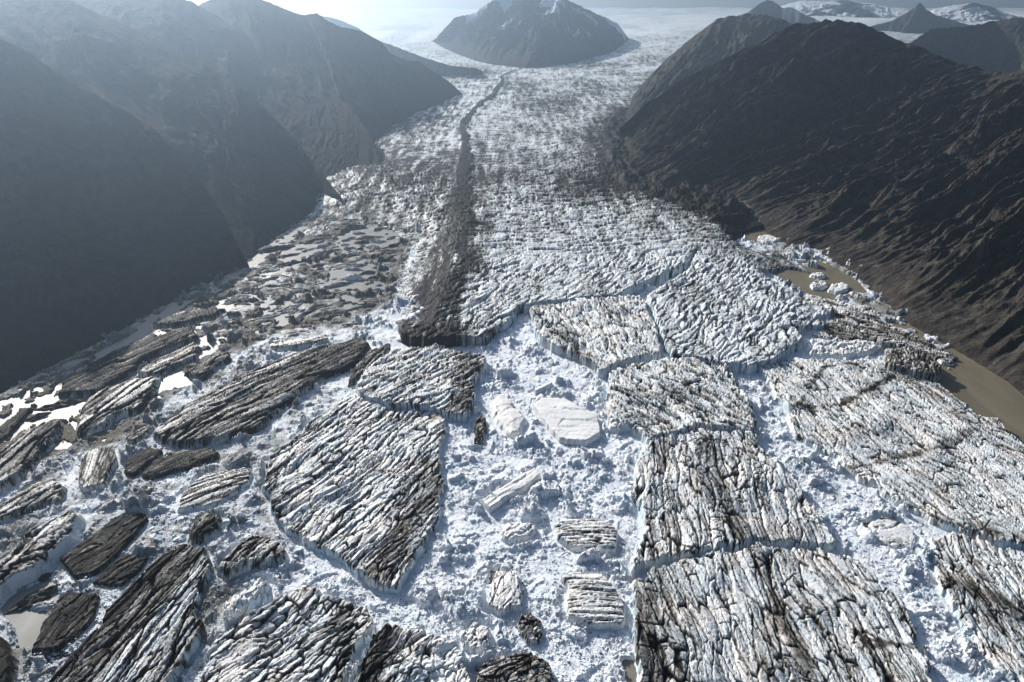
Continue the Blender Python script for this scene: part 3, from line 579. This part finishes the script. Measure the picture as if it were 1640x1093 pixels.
slab([(755, 1100), (758, 1072), (800, 1050), (850, 1040), (885, 1058), (890, 1100), (850, 1130), (780, 1130)], 6, ((770, 1090), (870, 1060)), 5, 12, 2.8, .55, 'dark brown broken ice heap at the bottom of the channel', name='ice_block', cat='ice block', edge=3, blue=.1)
slab([(822, 1005), (830, 985), (850, 980), (872, 1000), (868, 1030), (838, 1035)], 5, ((830, 1020), (865, 1000)), 5, 9, 2.6, .42, 'brown-flecked ice heap left of the lower grooved block', name='ice_block', cat='ice block', edge=3, blue=.2)
slab([(975, 690), (970, 668), (985, 655), (1004, 660), (1010, 684), (995, 694)], 8, ((978, 688), (1005, 662)), 7, 12, 2.6, .0, 'pale leaning ice tower at the left foot of the broken white slab', name='ice_block', cat='ice block', edge=2.5, blue=.3)
# right-hand mixed ice
slab([(1410, 580), (1417, 566), (1448, 559), (1473, 566), (1490, 576), (1512, 597), (1500, 608), (1470, 606), (1440, 597), (1418, 592)],
     13, ((1450, 565), (1450, 600)), 5, 12, 3.0, .5, 'dark streaked ice tower rising from the brown lake at right', name='iceberg', cat='iceberg', edge=4, blue=.1, dome=2)
slab([(1290, 572), (1300, 550), (1340, 545), (1400, 548), (1415, 560), (1380, 572), (1330, 575)], 7, ((1300, 565), (1400, 555)), 9, 14, 3.4, -.1, 'blue rough ice mound behind the widest white slab', name='ice_mound', cat='ice mound', edge=5, blue=.6)
slab([(1330, 512), (1345, 495), (1400, 505), (1440, 525), (1490, 548), (1540, 575), (1520, 590), (1470, 560), (1410, 553), (1350, 545), (1300, 540)],
     4, ((1340, 520), (1500, 565)), 9, 22, 2.8, .42, 'low dirty broken ice field along the right shore above the lake tower', edge=4, rag=5, blue=.2, cross=.8, streak=.8)
slab([(1290, 480), (1300, 470), (1340, 482), (1400, 492), (1420, 510), (1380, 508), (1330, 500)],
     3, ((1300, 475), (1400, 500)), 8, 20, 2.2, .3, 'flat shattered ice field between the two brown pools at right', edge=4, rag=6, blue=.2, cross=.8, streak=.8)
slab([(1386, 838), (1410, 828), (1445, 835), (1475, 858), (1465, 876), (1430, 880), (1400, 862)], 3, ((1395, 850), (1460, 865)), 12, 20, .9, .05, 'flat grey-white ice floe in the right channel', name='ice_floe', cat='ice floe', edge=2, rag=1, blue=.3)
for k, (q, lab) in enumerate([([(1294, 442), (1300, 437), (1318, 438), (1325, 443), (1312, 447)], 'small flat white floe, highest one in the right brown pool'),
              ([(1295, 456), (1305, 449), (1322, 451), (1328, 458), (1315, 464), (1300, 463)], 'blue-grey lumpy berg, leftmost in the right brown pool'),
              ([(1323, 466), (1330, 456), (1350, 453), (1361, 458), (1358, 466), (1340, 471)], 'brightest white berg, in the right brown pool'),
              ([(1212, 384), (1214, 378), (1232, 376), (1252, 384), (1240, 390), (1222, 389)], 'white berg in the uppermost small brown pool at right')]):
    slab(q, 4, (q[0], q[2]), 6, 14, 1.2, -.05 + .2 * (k == 1), lab, 'icebergs floating in the right pools', name='iceberg', cat='iceberg', edge=2.5, rag=.6, blue=.4)
print('slabs', time.time() - T0)

# ------------------------------------------------------------------ brash ice between the slabs
WATERS = [
 [(222, 520), (309, 479), (348, 461), (389, 426), (445, 388), (466, 371), (494, 348), (500, 356), (466, 388), (417, 423), (365, 454), (320, 479), (282, 499), (240, 520), (261, 538), (181, 566), (142, 586), (160, 562), (219, 531)],
 [(115, 604), (94, 614), (66, 642), (35, 673), (20, 700), (70, 673), (111, 676), (122, 652), (149, 633), (87, 635)],
 [(261, 600), (295, 597), (320, 611), (295, 621), (271, 625), (254, 628)],
 [(535, 380), (575, 365), (610, 362), (634, 375), (627, 395), (590, 402), (556, 396)],
 [(530, 430), (570, 420), (610, 425), (600, 445), (560, 470), (520, 460)],
 [(450, 400), (500, 385), (530, 395), (500, 415), (460, 420)],
 [(17, 956), (66, 935), (70, 915), (100, 950), (70, 1009), (45, 1042), (33, 1050), (21, 998), (0, 990), (-10, 968)],
 [(1486, 572), (1535, 545), (1680, 610), (1800, 700), (1900, 790), (1760, 800), (1640, 722), (1601, 700), (1556, 672), (1521, 640), (1488, 618)],
 [(1216, 432), (1233, 425), (1275, 425), (1310, 430), (1300, 412), (1337, 428), (1375, 451), (1396, 472), (1361, 468), (1330, 481), (1323, 486), (1290, 470), (1247, 443)],
 [(1170, 377), (1226, 358), (1254, 378), (1219, 390), (1184, 385)],
 [(782, 935), (784, 914), (800, 912), (803, 926), (795, 940)],
 [(1000, 1060), (1018, 1058), (1022, 1100), (1005, 1100)],
 [(1375, 840), (1395, 838), (1402, 858), (1388, 856)],
]
ZONE_L = [(480, 330), (600, 318), (660, 350), (660, 400), (630, 490), (560, 520), (440, 540), (330, 600), (180, 720), (0, 760), (-200, 860), (-260, 700), (0, 560), (230, 470), (370, 400)]
ZONE_R = [(1180, 310), (1370, 395), (1500, 500), (1620, 570), (1480, 600), (1340, 560), (1290, 500), (1200, 420)]
def world(p, z=0): return [tuple(float(v) for v in G(q[0], q[1], z)) for q in p]
def cover(X, Y):
    """above zero where broken ice lies, below zero over open water (metres)"""
    c = np.full(X.shape, 30.)
    n = fbm(X / 16, Y / 16, 401, 4); n2 = fbm(X / 40, Y / 60, 402, 3)
    for q in WATERS:
        c = np.minimum(c, -polydist(X, Y, world(q)) + 5 * n)
    zl = polydist(X, Y, world(ZONE_L)); c = np.where(zl > -10, np.minimum(c, 16 * (n + .55 * n2 - .02) + 22 * (1 - sst(-10, 25, zl))), c)
    zr = polydist(X, Y, world(ZONE_R)); c = np.where(zr > -10, np.minimum(c, 16 * (n + .5 * n2 + .16) + 22 * (1 - sst(-10, 25, zr))), c)
    return c
def melange_height(X, Y):
    am = .25 + 1.1 * sst(-.3, .4, fbm(X / 38, Y / 38, 403, 3))
    z = 1.0 + 1.3 * fbm(X / 30, Y / 30, 404, 3)
    for s, amp, sd, pw in ((15, 6.5, 410, 7), (6.5, 3.4, 411, 4), (3.0, 1.5, 412, 2.5), (1.5, .7, 413, 1.5)):
        wx = X + s * .35 * perlin(X / s, Y / s, sd + 50); wy = Y + s * .35 * perlin(X / s + 9, Y / s, sd + 51)
        F1, F2, ra, rb, vx, vy = worley(wx / s, wy / s, sd)
        e = sst(.0, .13, F2 - F1)
        z = z + am * e * (amp * ra ** pw + amp * .55 * ((rb - .5) * vx + (ra - .5) * vy))
    return z
def build_melange():
    X, Y = lattice(-220, 1980, 335, 1200, 1.0, 1.25)
    c = cover(X, Y)
    z = melange_height(X, Y)
    ns = sst(-3.5, -.5, near_slab(X, Y)); z = z * (1 - ns) + np.minimum(z, 1.2) * ns
    k = sst(-1.5, 1.5, c)
    Z = -1.5 + (z + 1.5) * k
    XL = np.interp(Y, [240, 500, 700, 800, 1200], [-90, -120, -130, -100, -90])
    leftness = sst(0, 90, XL - X)
    dirt = -.12 + .5 * fbm(X / 35, Y / 50, 420, 4) + leftness * .44 + .22 * sst(0, .4, fbm(X / 9, Y / 9, 421, 3)) \
        + .42 * sst(-5, 15, np.maximum(polydist(X, Y, world(ZONE_L)), polydist(X, Y, world(ZONE_R)))) + .25 * sst(60, 160, X) * sst(.0, .3, fbm(X / 25, Y / 60, 422, 3)) - .12 * (np.abs(X - 5) < 60)
    blue = np.clip(.02 + .5 * fbm(X / 20, Y / 20, 423, 3), 0, .6)
    o = grid_mesh('brash_ice', X, Y, Z, k > .001, MELANGE, {'dirt': np.clip(dirt, -.5, .9), 'blue': blue})
    tag(o, 'crushed white and blue brash ice packed between the slabs', 'brash ice', kind='stuff')
build_melange()
print('melange', time.time() - T0)

# ------------------------------------------------------------------ separate bergs and chunks
rng = np.random.default_rng(7)
def berg_mesh(seed, dirt, n=44, m=14):
    th = np.linspace(0, 2 * PI, n, endpoint=False); rr = np.linspace(0, 1, m + 1)[1:]
    r0 = 1 + .55 * perlin(np.cos(th) * 1.1 + seed, np.sin(th) * 1.1, seed) + .28 * perlin(np.cos(th) * 3 + seed, np.sin(th) * 3, seed + 1)
    vx = [0]; vy = [0]; rf = [0]
    for r in rr:
        vx += list(np.cos(th) * r0 * r); vy += list(np.sin(th) * r0 * r); rf += [r] * n
    vx = np.array(vx); vy = np.array(vy); rf = np.array(rf)
    z = .75 * (1 - rf ** 4) - .15 + .7 * (ridged(vx * .9 + seed * 5, vy * 2.2, seed + 8, 4) - .45) * (1 - rf ** 5) + .35 * fbm(vx * 1.3 + seed * 3, vy * 4, seed + 2, 3) * (1 - rf ** 4) + .3 * vx * (1 - rf) * rng.uniform(-1, 1)
    z = np.where(rf > .99, -.5, z)
    F = [(0, 1 + i, 1 + (i + 1) % n) for i in range(n)]
    for k in range(m - 1):
        a = 1 + k * n; b = a + n
        F += [(a + i, b + i, b + (i + 1) % n, a + (i + 1) % n) for i in range(n)]
    me = bpy.data.meshes.new('iceberg'); me.from_pydata(np.stack([vx, vy, z], 1).tolist(), [], F)
    me.polygons.foreach_set('use_smooth', np.ones(len(F), bool))
    at = me.attributes.new('dirt', 'FLOAT', 'POINT'); at.data.foreach_set('value', (dirt + .35 * fbm(vx * 1.5, vy * 5, seed + 4, 3)).astype(np.float32))
    at = me.attributes.new('blue', 'FLOAT', 'POINT'); at.data.foreach_set('value', np.where((rf > .6) & (rf < .99), .25, .0).astype(np.float32))
    me.materials.append(ICE); return me
BERGS = [(berg_mesh(k * 7 + 1, d), d) for k, d in enumerate([.35, .42, .5, .58, .65, .72, .4, .55, .8, .48])]
def hmin(x, y): return float(cover(np.array([x]), np.array([y]))[0])
SL = [(p, world(p, 3)) for p in ()]
occupied = []
def place_berg(x, y, a, b, hgt, rot, me, label, group):
    o = bpy.data.objects.new('iceberg', me); C.objects.link(o)
    o.location = (x, y, 0); o.scale = (a, b, hgt); o.rotation_euler = (0, 0, rot)
    tag(o, label, 'iceberg', group); return o
ZL = [(505, 350), (636, 342), (648, 395), (630, 440), (628, 492), (560, 528), (430, 540), (375, 556), (340, 545), (320, 515), (370, 490), (262, 530), (300, 488), (392, 432)]
ZLw = world(ZL)
cand = 0; nb_ = 0
bb = np.array(ZLw)
while nb_ < 230 and cand < 9000:
    cand += 1
    px, py = rng.uniform(250, 650), rng.uniform(345, 560)
    x, y = (float(v) for v in G(px, py, 0))
    if polydist(np.array([x]), np.array([y]), ZLw)[0] < 2: continue
    a = rng.uniform(.2, 1) ** 2.6 * 38 + 4; b = a * rng.uniform(.25, .7)
    if any(((x - q[0]) / 1.0) ** 2 + ((y - q[1]) / .8) ** 2 < (q[2] * .55 + a * .55) ** 2 for q in occupied): continue
    occupied.append((x, y, a))
    me, dv = BERGS[rng.integers(0, len(BERGS))]
    dk = 'dark brown' if dv > .6 else 'grey'
    ar = 'near the glacier side' if px > 520 else 'near the left shore'
    place_berg(x, y, a, b, rng.uniform(2.0, 4.5) * (.6 + a / 40), R(rng.normal(28, 24)), me, 'low %s iceberg among many in the left lake, %s' % (dk, ar), '%s icebergs %s' % (dk, ar)); nb_ += 1
# the cluster of bergs at the pond in the lower left
for (px, py, a, b, rt, dv) in [(74, 925, 6, 4, 40, 5), (78, 948, 15, 4.5, 35, 5), (44, 968, 12, 6, 40, 8), (110, 940, 8, 2.6, 20, 4), (68, 972, 8, 4, 15, 0), (70, 1060, 7, 9, 50, 8), (98, 1052, 8, 5, 10, 8), (110, 645, 14, 6, 8, 5), (82, 653, 15, 6, 20, 8), (60, 668, 12, 7, 40, 5)]:
    x, y = (float(v) for v in G(px, py, 0))
    place_berg(x, y, a, b, 3, R(rt), BERGS[dv][0], 'small dark ice lump beside the open water at lower left' if py > 700 else 'small dark iceberg in the bright water at far left', 'small dark bergs at lower left' if py > 700 else 'small dark bergs at far left')
x, y = (float(v) for v in G(566, 446, 0)); me = berg_mesh(91, -.2); 
place_berg(x, y, 13, 8, 9, .4, me, 'lone blue-white iceberg among the grey ones in the left lake', None)

def chunk_mesh(seed):
    r = random.Random(seed); bm = bmesh.new()
    for _ in range(15):
        v = Vector((r.gauss(0, 1), r.gauss(0, 1), r.gauss(0, .8))).normalized()
        v = Vector((v.x * 1.0, v.y * r.uniform(.6, 1), v.z * .75)); bm.verts.new(v)
    res = bmesh.ops.convex_hull(bm, input=bm.verts)
    bmesh.ops.delete(bm, geom=[g for g in res['geom_interior'] if isinstance(g, bmesh.types.BMVert)], context='VERTS')
    bmesh.ops.bevel(bm, geom=list(bm.edges), offset=.07, segments=1, affect='EDGES')
    me = bpy.data.meshes.new('ice_chunk'); bm.to_mesh(me); bm.free()
    n = len(me.vertices)
    at = me.attributes.new('dirt', 'FLOAT', 'POINT'); at.data.foreach_set('value', np.full(n, r.choice([-.2, -.2, -.1, 0, .15]), np.float32))
    at = me.attributes.new('blue', 'FLOAT', 'POINT'); at.data.foreach_set('value', np.full(n, r.choice([.0, .2, .45]), np.float32))
    me.materials.append(MELANGE); return me
CH = [chunk_mesh(k) for k in range(14)]
CHAN = [
 ('in the central channel', world([(790, 545), (850, 530), (950, 600), (970, 680), (1010, 700), (1010, 900), (1005, 1050), (900, 1093), (760, 1000), (660, 960), (720, 800), (725, 690), (770, 620)]), 120),
 ('in the right channel', world([(1190, 600), (1220, 640), (1280, 720), (1400, 800), (1480, 870), (1500, 960), (1600, 1093), (1520, 1093), (1440, 930), (1340, 860), (1240, 720)]), 70),
 ('left of the largest ribbed slab', world([(350, 850), (410, 780), (440, 850), (560, 930), (480, 930), (360, 1000), (350, 930), (230, 960), (150, 850), (300, 800)]), 70),
 ('below the glacier front', world([(600, 520), (640, 545), (780, 550), (790, 570), (700, 556), (620, 560)]), 20),
]
for where, poly, cnt in CHAN:
    P = np.array(poly); k = 0
    while k < cnt:
        x, y = rng.uniform(P[:, 0].min(), P[:, 0].max()), rng.uniform(P[:, 1].min(), P[:, 1].max())
        if polydist(np.array([x]), np.array([y]), poly)[0] < 1.5: continue
        if near_slab(np.array([x]), np.array([y]))[0] > -1.5: continue
        s = 1.0 + 3.0 * rng.random() ** 2.5
        z = float(melange_height(np.array([x]), np.array([y]))[0])
        o = bpy.data.objects.new('ice_chunk', CH[rng.integers(0, len(CH))]); C.objects.link(o)
        o.location = (x, y, z * .9 + s * .12); o.scale = (s, s * rng.uniform(.7, 1.2), s * rng.uniform(.6, 1))
        o.rotation_euler = (rng.uniform(-.4, .4), rng.uniform(-.4, .4), rng.uniform(0, 6.28))
        tag(o, 'angular white ice chunk lying on the crushed ice %s' % where, 'ice chunk', 'ice chunks %s' % where); k += 1
# small rubble as one mass
def rubble():
    V = []; Fc = []; base = 0; dat = []
    protos = []
    for me in CH[:6]:
        bm = bmesh.new(); bm.from_mesh(CH[0]); bm.free()
    for k in range(6):
        r = random.Random(k + 50); bm = bmesh.new()
        for _ in range(9): bm.verts.new(Vector((r.gauss(0, 1), r.gauss(0, 1), r.gauss(0, .8))).normalized())
        res = bmesh.ops.convex_hull(bm, input=bm.verts); bm.verts.ensure_lookup_table(); bm.verts.index_update()
        protos.append((np.array([v.co for v in bm.verts]), np.array([[v.index for v in f.verts] for f in bm.faces if len(f.verts) == 3]))); bm.free()
    n = 52000
    px = rng.uniform(-60, 1700, n); py = 560 + (1180 - 560) * rng.random(n)
    X, Y = G(px, py, 1.0); c = cover(X, Y); dn = fbm(X / 22, Y / 22, 431, 3)
    ok = (c > 0) & (dn > -.2) & (near_slab(X, Y) < -.5); X = X[ok]; Y = Y[ok]; Z = melange_height(X, Y)
    S = .28 + 1.1 * rng.random(len(X)) ** 3
    for i in range(len(X)):
        p, f = protos[i % 6]; a = rng.uniform(0, 6.28); ca, sa = math.cos(a), math.sin(a); s = S[i]
        V.append(np.stack([X[i] + s * (p[:, 0] * ca - p[:, 1] * sa), Y[i] + s * (p[:, 0] * sa + p[:, 1] * ca) * .9, Z[i] + s * .7 * p[:, 2] + .1], 1)); Fc.append(f + base); base += len(p)
        dat.append(np.full(len(p), rng.choice([-.3, -.2, -.1, .1, .5]), np.float32))
    V = np.concatenate(V).astype(np.float32); Fc = np.concatenate(Fc)
    me = bpy.data.meshes.new('ice_rubble'); me.vertices.add(len(V)); me.vertices.foreach_set('co', V.ravel())
    me.loops.add(Fc.size); me.loops.foreach_set('vertex_index', Fc.ravel().astype(np.int32))
    me.polygons.add(len(Fc)); me.polygons.foreach_set('loop_start', np.arange(0, Fc.size, 3, dtype=np.int32)); me.update(calc_edges=True)
    at = me.attributes.new('dirt', 'FLOAT', 'POINT'); at.data.foreach_set('value', np.concatenate(dat))
    at = me.attributes.new('blue', 'FLOAT', 'POINT'); at.data.foreach_set('value', np.full(len(V), .15, np.float32))
    me.materials.append(MELANGE)
    o = bpy.data.objects.new('ice_rubble', me); C.objects.link(o)
    tag(o, 'small ice rubble strewn over the crushed ice', 'ice rubble', kind='stuff')
rubble()

# ------------------------------------------------------------------ haze
def haze():
    x0, x1, y0, y1, z0, z1 = -14500, 14500, -1600, 16500, -15.5, 1150
    v = [(x, y, z) for z in (z0, z1) for y in (y0, y1) for x in (x0, x1)]
    f = [(0, 2, 3, 1), (4, 5, 7, 6), (0, 1, 5, 4), (2, 6, 7, 3), (0, 4, 6, 2), (1, 3, 7, 5)]
    me = bpy.data.meshes.new('haze'); me.from_pydata(v, [], f)
    m = bpy.data.materials.new('haze'); m.use_nodes = True; nt = m.node_tree; nt.nodes.remove(nt.nodes['Principled BSDF'])
    pv = nt.nodes.new('ShaderNodeVolumePrincipled'); pv.inputs['Color'].default_value = (.53, .73, 1.0, 1)
    pv.inputs['Density'].default_value = 1.1e-4; pv.inputs['Anisotropy'].default_value = .76
    nt.links.new(pv.outputs[0], nt.nodes['Material Output'].inputs['Volume'])
    me.materials.append(m); o = bpy.data.objects.new('haze', me); C.objects.link(o)
    tag(o, 'pale blue haze filling the valley', 'haze', kind='stuff')
haze()
print('objects', len(bpy.data.objects), 'verts', sum(len(o.data.vertices) for o in bpy.data.objects if o.type == 'MESH' and o.name.split('.')[0] not in ('iceberg', 'ice_chunk')), 'time', time.time() - T0)
